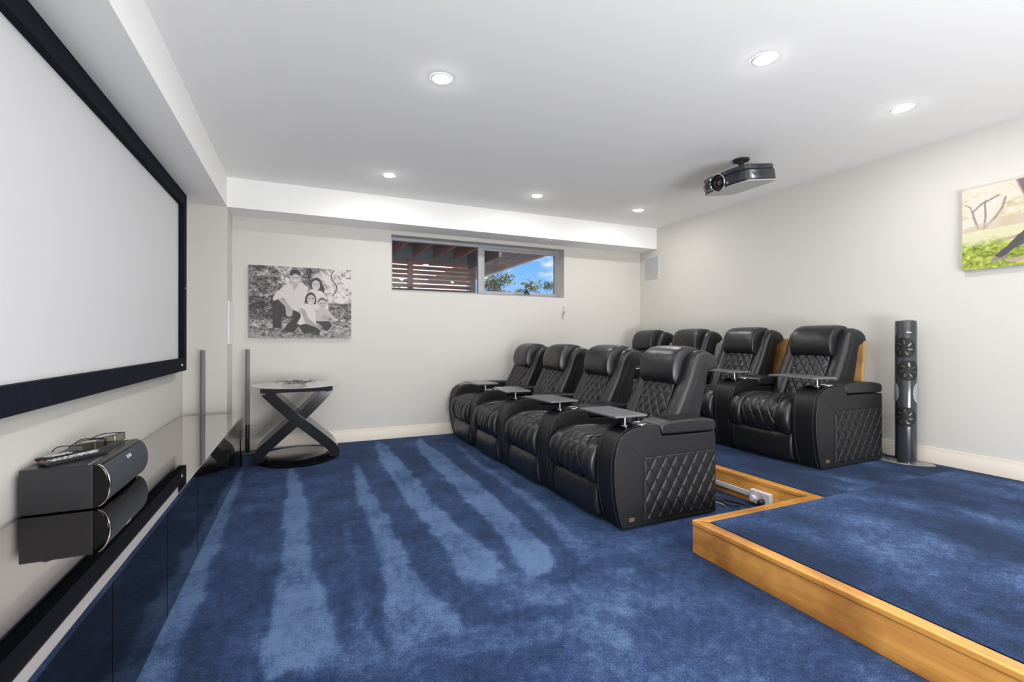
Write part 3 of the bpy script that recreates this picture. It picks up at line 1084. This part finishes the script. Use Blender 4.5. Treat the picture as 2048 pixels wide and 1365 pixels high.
# ------------------------------------------------------------------ canvases
def canvas_print(name, W, H, nx, ny, fn, parent, mtx, m):
    x = (np.arange(nx) + .5) / nx
    y = (np.arange(ny) + .5) / ny
    X, Y = np.meshgrid(x, y)            # Y from the top
    img = np.clip(fn(X, Y, nx, ny), 0, 1)
    gx = np.linspace(0, W, nx + 1)
    gy = np.linspace(H, 0, ny + 1)
    GX, GY = np.meshgrid(gx, gy)
    v = np.stack([GX.ravel(), GY.ravel(), np.zeros(GX.size)], 1)
    idx = np.arange((nx + 1) * (ny + 1)).reshape(ny + 1, nx + 1)
    q = np.stack([idx[1:, :-1], idx[1:, 1:], idx[:-1, 1:], idx[:-1, :-1]], -1).reshape(-1, 4)
    me = bpy.data.meshes.new(name)
    me.from_pydata(v.tolist(), [], q.tolist())
    me.transform(mtx)
    a = me.color_attributes.new('ink', 'FLOAT_COLOR', 'CORNER')
    c = np.ones((q.shape[0], 4, 4), np.float32)
    lin = np.where(img <= .04045, img / 12.92, ((img + .055) / 1.055) ** 2.4)
    c[..., :3] = lin.reshape(-1, 1, 3)
    a.data.foreach_set('color', c.ravel())
    me.materials.append(m)
    o = bpy.data.objects.new(name, me)
    COL.objects.link(o)
    o.parent = parent
    return o


M['ink'] = mat('canvas_print', (.5, .5, .5), .7, attr='ink')
M['canvas_edge'] = mat('canvas_edge', (.55, .54, .52), .8)


def fract(ny, nx, seed, base=6, octs=5, fall=.6):
    v = np.zeros((ny, nx))
    a = 1
    t = 0
    for k in range(octs):
        v += a * vnoise(ny, nx, base * 2 ** k, seed + k)
        t += a
        a *= fall
    return v / t


def family(X, Y, nx, ny):
    n1 = fract(ny, nx, 10, 8, 5, .8)
    n2 = fract(ny, nx, 30, 24, 3, .9)
    side = np.clip((X - .28) / .5, 0, 1)
    n3 = fract(ny, nx, 40, 60, 2, .9)
    cen = np.exp(-((X - .31) / .09) ** 2 - ((Y - .12) / .22) ** 2)
    g = .40 + .46 * side + .35 * cen + (n1 - .5) * 1.0 + (n2 - .5) * .9 + (n3 - .5) * .45
    trunk = np.exp(-((X - .555) / .05) ** 2) * (Y < .3)
    g = g - trunk * .42
    g = np.where((Y > .42) & (X < .26), .26 + (n2 - .5) * .9 + (n3 - .5) * .5, g)
    g = np.where((X > .76) & (Y > .5) & (Y < .76), .40 + (n2 - .5) * .9 + (n3 - .5) * .6, g)
    gr = .56 + (n2 - .5) * .8 + (n1 - .5) * .4 + (n3 - .5) * .7
    t = np.clip((Y - .71 - (n1 - .5) * .1) / .05, 0, 1)
    g = g * (1 - t) + gr * t
    g = np.clip(g, .14, .93)

    def E(cx, cy, rx, ry, val, soft=.18, rot=0.):
        nonlocal g
        dx, dy = X - cx, (Y - cy)
        c, s = math.cos(rot), math.sin(rot)
        d = np.sqrt(((dx * c + dy * s) / rx) ** 2 + ((dy * c - dx * s) / ry) ** 2)
        a = np.clip((1 - d) / soft, 0, 1)
        g = g * (1 - a) + val * a

    def Pg(pts, val, tex=0.):
        nonlocal g
        i = in_poly(X, Y, pts)
        g = np.where(i, val + (n2 - .5) * tex, g)
    # branch at the right
    for k in range(60):
        t_ = k / 60
        E(.82 - .03 * math.sin(t_ * 7), .02 + .38 * t_, .006, .008, .25)
    # man: trousers, shirt, arms, head
    Pg([(.215, .50), (.30, .46), (.42, .60), (.48, .66), (.49, .78), (.42, .92), (.31, .92), (.36, .80), (.42, .74), (.30, .70), (.30, .86), (.22, .87)], .17, .06)
    E(.21, .89, .035, .03, .33)
    E(.33, .92, .04, .03, .22)
    Pg([(.39, .24), (.33, .26), (.25, .38), (.22, .44), (.225, .48), (.27, .465), (.32, .44), (.35, .50), (.39, .60), (.46, .63), (.50, .58), (.53, .45), (.56, .28), (.50, .22), (.44, .22)], .88, .06)
    Pg([(.395, .22), (.42, .33), (.47, .24), (.46, .19)], .72)
    Pg([(.265, .46), (.31, .44), (.375, .54), (.41, .63), (.40, .69), (.35, .68), (.335, .56)], .70, .06)
    E(.375, .66, .035, .05, .72)
    E(.435, .155, .052, .088, .78, .12)
    E(.432, .088, .055, .062, .17, .2)
    E(.437, .150, .044, .062, .79, .2)
    E(.418, .145, .011, .007, .25)
    E(.457, .148, .011, .007, .25)
    E(.437, .190, .022, .009, .95)
    # woman
    E(.64, .24, .065, .115, .18, .15)
    E(.69, .31, .035, .10, .20, .2)
    Pg([(.54, .36), (.60, .30), (.70, .33), (.745, .42), (.75, .62), (.66, .60), (.55, .50)], .90, .05)
    E(.637, .245, .044, .078, .80, .12)
    E(.622, .225, .009, .006, .25)
    E(.655, .23, .009, .006, .25)
    E(.637, .285, .02, .008, .97)
    # girl
    E(.585, .46, .060, .12, .16, .15)
    Pg([(.47, .54), (.55, .51), (.63, .52), (.64, .84), (.55, .86), (.45, .80), (.49, .70)], .91, .05)
    Pg([(.475, .57), (.53, .60), (.56, .72), (.66, .84), (.69, .90), (.64, .92), (.54, .82)], .68, .05)
    Pg([(.46, .83), (.53, .80), (.64, .85), (.71, .93), (.69, .97), (.52, .95)], .17, .05)
    E(.588, .455, .043, .078, .78, .12)
    E(.570, .435, .010, .007, .2)
    E(.606, .438, .010, .007, .2)
    E(.588, .495, .02, .008, .97)
    E(.69, .94, .018, .035, .75)
    # baby on her lap
    Pg([(.645, .60), (.69, .56), (.75, .58), (.83, .71), (.845, .74), (.81, .75), (.76, .68), (.745, .76), (.64, .76)], .78, .08)
    Pg([(.64, .765), (.77, .76), (.80, .82), (.76, .90), (.71, .89), (.70, .84)], .19, .05)
    E(.70, .49, .050, .075, .30, .2)
    E(.702, .515, .046, .070, .80, .14)
    E(.686, .505, .010, .008, .25)
    E(.718, .507, .010, .008, .25)
    E(.703, .545, .012, .006, .45)
    E(.73, .71, .045, .045, .70)
    E(.84, .735, .018, .02, .82)
    # grass blades in front
    t = np.clip((Y - .90) / .05, 0, 1) * np.clip((n2 - .45) * 5, 0, 1)
    g = g * (1 - t * .8) + (.62 + (n1 - .5) * .5) * t * .8
    g = np.clip(g, 0, 1)
    g = .13 + .77 * g
    return np.stack([g * 1.0, g * .965, g * .965], -1)


def garden(X, Y, nx, ny):
    n1 = fract(ny, nx, 50, 7, 5, .7)
    n2 = fract(ny, nx, 70, 26, 3, .9)
    c = np.zeros(X.shape + (3,))
    c[...] = (.95, .92, .86)
    k = np.clip((n1 - .45) * 5, 0, 1)[..., None]
    c = c * (1 - k * .8) + np.array((.86, .80, .60)) * k * .8
    k = np.clip((n1 - .60) * 6, 0, 1)[..., None] * (Y < .35)[..., None]
    c = c * (1 - k * .7) + np.array((.72, .62, .50)) * k * .7

    def Pg(pts, col, a=1.):
        nonlocal c
        i = in_poly(X, Y, pts)
        c[i] = c[i] * (1 - a) + np.array(col) * a

    def line(pts, wd, col, a=.8):
        for (p, q) in zip(pts[:-1], pts[1:]):
            d = np.array(q) - np.array(p)
            L = (d * d).sum()
            t = np.clip(((X - p[0]) * d[0] + (Y - p[1]) * d[1]) / L, 0, 1)
            e_ = np.hypot(X - p[0] - t * d[0], (Y - p[1] - t * d[1]) * .67)
            k_ = np.clip((wd - e_) / wd * 2, 0, 1)[..., None] * a
            c[:] = c * (1 - k_) + np.array(col) * k_
    br = (.62, .54, .54)
    line([(.10, .50), (.075, .37), (.066, .29), (.12, .21), (.15, .18)], .010, br)
    line([(.135, .50), (.145, .36), (.14, .20), (.18, .17), (.22, .14)], .008, (.58, .48, .48))
    line([(.13, .52), (.20, .40), (.24, .30), (.26, .18)], .010, br)
    line([(.066, .29), (.05, .22), (.02, .19)], .006, br)
    line([(.45, .6), (.40, .25), (.335, -.05)], .035, (.50, .40, .43), .9)
    Pg([(.0, .49), (.07, .46), (.3, .40), (1, .35), (1, .52), (.0, .54)], (.86, .78, .70), .6)
    lawn = Y > .535 - .05 * X
    c[lawn] = np.array((.93, .91, .76)) + (n2[lawn] - .5)[:, None] * .06
    t = np.clip((Y - .66 + .1 * X + (n1 - .5) * .12) / .10, 0, 1)[..., None]
    gr = np.stack([.66 + (n2 - .5) * .8, .72 + (n2 - .5) * .7, .30 + (n2 - .5) * .5], -1)
    c = c * (1 - t) + gr * t
    # seated figure's legs and shoes
    Pg([(.42, .58), (.36, .60), (.29, .72), (.235, .83), (.225, .87), (.26, .87), (.31, .79), (.40, .74), (.55, .68), (.55, .56)], (.38, .36, .45))
    Pg([(.42, .57), (.33, .64), (.28, .74), (.195, .86), (.215, .895), (.25, .88), (.30, .80), (.36, .70)], (.36, .34, .33))
    Pg([(.20, .865), (.172, .905), (.18, .93), (.235, .915), (.222, .885)], (.66, .56, .54))
    Pg([(.245, .87), (.225, .915), (.27, .905), (.285, .86)], (.62, .55, .52))
    Pg([(.33, .64), (.245, .665), (.26, .685), (.31, .68)], (.80, .70, .66))
    Pg([(.42, .40), (.37, .50), (.35, .565), (.40, .60), (.60, .56), (.62, .38)], (.90, .86, .87))
    Pg([(.26, .945), (.30, .905), (.40, .90), (.5, .92), (.45, .965)], (.78, .68, .62))
    Pg([(.44, .40), (.6, .38), (.6, .15), (.5, .12), (.45, .2)], (.85, .72, .66))
    return np.clip(c * .87, 0, 1)


bw = thing('photo_canvas', 'black-and-white canvas photo of a family of four on grass, on the far wall', 'picture', (-.522, YF, 1.188))
CW, CH = 1.018, .765
MB().box(0, -.038, 0, CW, -.001, CH).build('canvas', M['canvas_edge'], bw)
# picture plane faces -Y: local x to the right, y up
mt = Matrix(((1, 0, 0, 0), (0, 0, -1, -.0386), (0, 1, 0, 0), (0, 0, 0, 1)))
canvas_print('print', CW, CH, 400, 300, family, bw, mt, M['ink'])

gp_ = thing('photo_canvas', 'pale colour canvas photo of a park lawn with a seated figure, on the right wall', 'picture', (XR, 1.868, 1.69))
GW, GH = .93, .605
MB().box(-.038, -GW, 0, -.001, 0, GH).build('canvas', M['canvas_edge'], gp_)
# faces -X: local x runs along -Y
mt = Matrix(((0, 0, -1, -.0386), (-1, 0, 0, 0), (0, 1, 0, 0), (0, 0, 0, 1)))
canvas_print('print', GW, GH, 330, 215, garden, gp_, mt, M['ink'])

# ------------------------------------------------------------------ projector
pj = thing('projector', 'black ceiling projector with a chrome-ringed lens aimed at the screen', 'projector', (3.285, 2.93, 2.455))
pj.rotation_euler = (0, R(-9.5), 0)
M['pjbody'] = mat('projector_black', (.014, .017, .027), .30, coat=.2)
M['pjgrey'] = mat('projector_underside', (.42, .42, .41), .35)
PW = .235
plan = [(.0, -PW + .05), (.012, -PW + .012), (.03, -PW), (.33, -PW), (.37, -PW + .02), (.39, -PW + .08), (.395, 0), (.39, PW - .08), (.37, PW - .02), (.33, PW), (.03, PW), (.012, PW - .012), (.0, PW - .05), (-.02, .12), (-.024, 0), (-.02, -.12)]
MB().prism(plan, 'xy', .012, .098).build('body', M['pjbody'], pj, bevel=.010, seg=3)
MB().prism([(x * .96 + .01, y * .975) for x, y in plan], 'xy', .0985, .142).build('upper_housing', M['pjbody'], pj, bevel=.012, seg=3)
MB().prism([(x * .985 + .006, y * .99) for x, y in plan], 'xy', .0, .0118).build('underside_panel', M['pjgrey'], pj, bevel=.005, seg=2)
rx_ = Matrix.Translation((-.021, .012, .060)) @ Matrix.Rotation(R(-90), 4, 'Y') @ Matrix.Scale(1.16, 4)
ln = MB().lathe([(.05, -.02), (.062, .012), (.0635, .024), (.058, .028), (.055, .012)], 40, cap=False).xf(rx_).build('lens_ring', M['chrome'], pj, 50)
MB().lathe([(.055, .012), (.050, .002), (.036, .0), (.034, .018), (.030, .020), (.028, .004)], 36, cap=False).xf(rx_).build('lens_barrel', M['blackplastic'], ln, 50)
MB().lathe([(.0, .010), (.012, .009), (.022, .006), (.029, .002)], 30, cap=False).xf(rx_).build('lens_glass', mat('lens_glass', (.09, .035, .03), .04, coat=1), ln, 80)
for k in range(9):
    MB().obox((-.0115, .152, .042 + k * .006), (.003, .056, .0028), R(-17)).build('vent_slat', M['blackmatt'], pj)
for k in range(6):
    MB().obox((-.0115, -.152, .066 + k * .005), (.003, .056, .0022), R(17)).build('vent_slat', M['blackmatt'], pj)
for z0 in (.045, .107):
    for q in range(2):
        for k in range(6):
            MB().box(.06 + q * .075, -PW - .0008 + (.006 if z0 > .1 else 0), z0 + k * .0045, .115 + q * .075, -PW + .008 + (.006 if z0 > .1 else 0), z0 + .0025 + k * .0045).build('vent_slat', M['blackmatt'], pj)
MB().box(.2, -.03, .1425, .26, .03, .165).box(.17, -.05, .142, .29, .05, .149).build('mount_arm', M['blackmatt'], pj)
MB().box(.05, .03, .142, .20, .14, .158).build('mount_bracket', M['white'], pj, bevel=.004, seg=1)
pm = thing('projector_mount', 'small black ceiling bracket holding the projector', 'bracket', (3.515, 2.95, ZC))
MB().lathe([(.065, -.014), (.07, -.0005)], 28).build('ceiling_plate', M['blackmatt'], pm, 40)
MB().lathe([(.022, -.085), (.022, -.013)], 16).build('pole', M['blackmatt'], pm, 40)

# ------------------------------------------------------------------ wall and ceiling speakers
def wall_panel(name, label, o0, b0_, b1_, m1):
    t = thing(name, label, 'speaker', o0)
    MB().box(*b0_).build('frame', M['white'], t)
    MB().box(*b1_).build('grille', m1, t)


M['panelgrey'] = mat('panel_grille', (.48, .48, .47), .8, bump=(700, .3, .001))
wall_panel('wall_speaker', 'flat grey square speaker grille high on the right wall near the corner', (XR, 5.235, 2.035), (-.006, 0, 0, -.0005, .29, .325), (-.009, .004, .004, -.0061, .286, .321), M['panelgrey'])
wall_panel('wall_speaker', 'flat white speaker panel on the side of the wall nib, left corner', (NX, 5.325, 1.12), (.0005, 0, 0, .006, .30, .43), (.0061, .004, .004, .011, .296, .426), M['white'])
t = thing('ceiling_speaker', 'round white speaker grille flush under the far bulkhead above the window', 'speaker', (2.88, 5.43, ZB))
MB().lathe([(.085, -.004), (.092, -.006), (.096, -.0005)], 40, cap=False).build('ring', M['white'], t, 50)
MB().lathe([(.0, -.004), (.085, -.004)], 40, cap=False).build('grille', M['panelgrey'] if False else M['white'], t)

# little hook with a hanging tag under the window
t = thing('wall_hook', 'small white hook with a tiny dark-topped tag hanging below the window corner', 'hook', (3.275, YF, 1.60))
MB().lathe([(.012, -.012), (.014, 0), (.012, .012)], 12).xf(Matrix.Translation((.02, -.009, .03)) @ Matrix.Rotation(R(90), 4, 'X')).build('hook', M['white'], t, 50)
MB().tube([(.02, -.02, .03), (.005, -.022, .0), (.0, -.02, -.03), (.012, -.018, -.06)], .003, 6).build('cord', M['grille'], t)
MB().prism([(-.012, -.14), (.002, -.145), (.02, -.10), (.024, -.06), (.012, -.035), (-.01, -.06), (-.016, -.10)], 'xz', -.016, -.008).build('tag', M['grille'], t)
MB().prism([(.005, -.085), (.018, -.08), (.016, -.05), (.010, -.035)], 'xz', -.019, -.0161).build('clip', M['blackplastic'], t)

# ------------------------------------------------------------------ downlights
def downlight(x, y, label):
    t = thing('downlight', label, 'ceiling light', (x, y, ZC), group='recessed downlights')
    MB().lathe([(.050, -.004), (.056, -.006), (.064, -.003), (.066, -.0003)], 32, cap=False).build('trim_ring', M['white'], t, 60)
    MB().lathe([(.0, -.014), (.02, -.0132), (.034, -.0108), (.044, -.0070), (.0505, -.001)], 28, cap=False).build('diffuser', M['led'], t, 60)
    l_ = bpy.data.lights.new('downlight_lamp', 'AREA')
    l_.shape = 'DISK'
    l_.size = .085
    l_.energy = LAMP_W
    l_.color = (1, .975, .94)
    q = bpy.data.objects.new('lamp', l_)
    COL.objects.link(q)
    q.parent = t
    q.location = (0, 0, -.0155)


for x, y, lb in ((.755, 4.60, 'white recessed downlight at the left of the row by the far bulkhead'), (2.345, 4.60, 'white recessed downlight in the middle of the row by the far bulkhead'),
                 (3.74, 4.61, 'white recessed downlight at the right of the row by the far bulkhead'), (.762, 2.765, 'large bright downlight left of centre on the ceiling, nearest the screen'),
                 (2.367, 1.835, 'large bright downlight on the ceiling above the platform front'), (3.735, 1.846, 'bright downlight on the ceiling nearest the right wall'),
                 (.762, .93, 'downlight overhead in front of the camera, out of view'), (2.36, -.8, 'downlight behind the camera in the middle, out of view'),
                 (3.74, -.8, 'downlight behind the camera by the right wall, out of view'), (.76, -.9, 'downlight behind the camera by the screen wall, out of view')):
    downlight(x, y, lb)

# ------------------------------------------------------------------ tower fan
fn = thing('tower_fan', 'tall dark tower fan on a flat oval base beside the back row', 'fan', (4.432, 2.165, ZP), R(206))
# local +x looks at the room centre
MB().lathe([(.0, 0), (.115, 0), (.12, .004), (.115, .008), (0, .008)], 48, sx=.85, sy=1.5, cap=False).build('base', mat('smoked_base', (.30, .29, .28), .15, .4), fn, 40)
M['fanbody'] = mat('fan_dark_gloss', (.028, .030, .036), .2, coat=.4)
CR = .070
MB().lathe([(.055, .0081), (.055, .025), (CR, .026), (CR, 1.128), (CR - .004, 1.14), (0, 1.142)], 48, cap=False).build('column', M['fanbody'], fn, 35)
for z in (1.075, 1.035):
    MB().lathe([(CR + .0004, z), (CR + .0004, z + .0015)], 48, cap=False).build('joint_ring', M['blackmatt'], fn)
M['rotor'] = mat('rotor_metal', (.20, .18, .155), .4, .8)
M['fandark'] = mat('fan_opening', (.006, .006, .007), .6)
MB().box(.0715, .006, 1.043, .0722, .034, 1.050).build('badge', M['white'], fn)


def opening(zc, az, ah, hz, m_in, m_sl, rotor=True):
    P = []
    for i in range(15):
        s = -1 + 2 * i / 14
        wv = math.sqrt(max(0, 1 - abs(s) ** 2.05))
        P.append([((CR + .0008) * math.cos(az + a), (CR + .0008) * math.sin(az + a), zc + s * hz) for a in np.linspace(-ah * wv - .001, ah * wv + .001, 17)])
    g = MB().grid(P).build('grille_opening', m_in, fn, 180)
    sl = MB()
    for i in range(1, 17):
        s = -1 + 2 * i / 17
        wv = ah * math.sqrt(max(0, 1 - abs(s) ** 2.05))
        sl.tube([((CR + .003) * math.cos(az + a), (CR + .003) * math.sin(az + a), zc + s * hz) for a in np.linspace(-wv, wv, 11)], .0011, 5)
    sl.build('grille_slats', m_sl, g, 80)['kind'] = 'stuff'
    if rotor:
        ro = MB()
        for k in range(7):
            q = 2 * PI * k / 7 + .3
            P2 = []
            for rr_ in (.030, .045, .060):
                P2.append([((CR + .0016) * math.cos(az + rr_ * math.cos(q + d + rr_ * 6) / CR), (CR + .0016) * math.sin(az + rr_ * math.cos(q + d + rr_ * 6) / CR), zc + rr_ * math.sin(q + d + rr_ * 6)) for d in (-.10, .12)])
            ro.grid(P2)
        ro.build('rotor', M['rotor'], g)


opening(.925, R(-10), R(62), .085, M['fandark'], M['blackplastic'])
opening(.745, R(14), R(62), .085, M['fandark'], M['blackplastic'])
for a in (-72, 72):
    opening(.565, R(a), R(34), .082, M['grille'], M['blackplastic'], False)
opening(.375, R(-6), R(64), .085, M['fandark'], M['blackplastic'])
o = MB().obox((4.432, 2.15, ZP + 1.142 + .006), (.035, .075, .010), R(20)).build('fan_remote', M['grille'], bevel=.002, seg=1)
tag(o, 'tiny silver remote lying on top of the tower fan', 'remote')

# cables
def cable(label, name, pts, r, m, n=60):
    pl, _ = spline(pts, n)
    o_ = MB().tube([tuple(p) for p in pl], r, 7).build(name, m, None, 80)
    return tag(o_, label, 'cable')


z = ZP + .006
cable('black power cable arching from the tower fan base to the back row', 'power_cable', [(4.36, 2.24, z + .006), (4.35, 2.34, z + .04), (4.37, 2.42, z + .05), (4.40, 2.50, z + .03), (4.45, 2.62, z), (4.5, 2.8, z)], .0045, M['blackplastic'])
cable('black lead looping on the carpet between the fan and the last recliner', 'power_cable', [(4.42, 2.24, z + .012), (4.44, 2.36, z + .03), (4.38, 2.44, z + .012), (4.40, 2.56, z), (4.44, 2.72, z)], .004, M['blackplastic'])
z = .006
cable('white flex running along the carpet in the platform recess', 'power_cable', [(2.86, 2.03, .05), (2.80, 2.10, z), (2.74, 2.2, z), (2.70, 2.42, z), (2.68, 2.8, z), (2.66, 3.3, z)], .005, M['white'])
pts = []
rc = random.Random(12)
for i in range(17):
    q = i * 1.15
    k = rc.uniform(.6, 1.15)
    pts.append((2.70 + .075 * k * math.cos(q), 2.31 + .15 * k * math.sin(q) + .004 * i, z + .014 + .0016 * i + rc.uniform(0, .012)))
pts = [(2.80, 2.22, .045), (2.78, 2.2, .022)] + pts
cable('thin black flex coiled loosely on the carpet in the platform recess', 'power_cable', pts, .0038, M['blackmatt'], 180)

# power outlet and trunking in the recess
t = thing('power_outlet', 'white double power outlet box at the back of the platform recess', 'outlet', (PX1, 2.20, 0))
MB().box(-.048, 0, .022, -.0065, .155, .112).build('housing', M['white'], t, bevel=.004, seg=2)
for y in (.045, .11):
    MB().lathe([(.008, 0), (.008, .004)], 12).xf(Matrix.Translation((-.048, y, .092)) @ Matrix.Rotation(R(-90), 4, 'Y')).build('switch', M['white'], t)
MB().lathe([(.022, 0), (.022, .012), (.019, .022), (.006, .024)], 18).xf(Matrix.Translation((-.0485, .12, .058)) @ Matrix.Rotation(R(-90), 4, 'Y')).build('white_plug', M['white'], t, 50)
MB().lathe([(.021, 0), (.021, .022), (.017, .036), (.008, .04)], 18).xf(Matrix.Translation((-.0485, .052, .05)) @ Matrix.Rotation(R(-90), 4, 'Y')).build('black_plug', M['blackplastic'], t, 50)
o = MB().box(PX1 - .022, 2.358, .05, PX1 - .0065, 5.55, .082).build('cable_trunking', M['white'], bevel=.002, seg=1)
tag(o, 'long white cable trunking along the back of the platform recess', 'trunking')
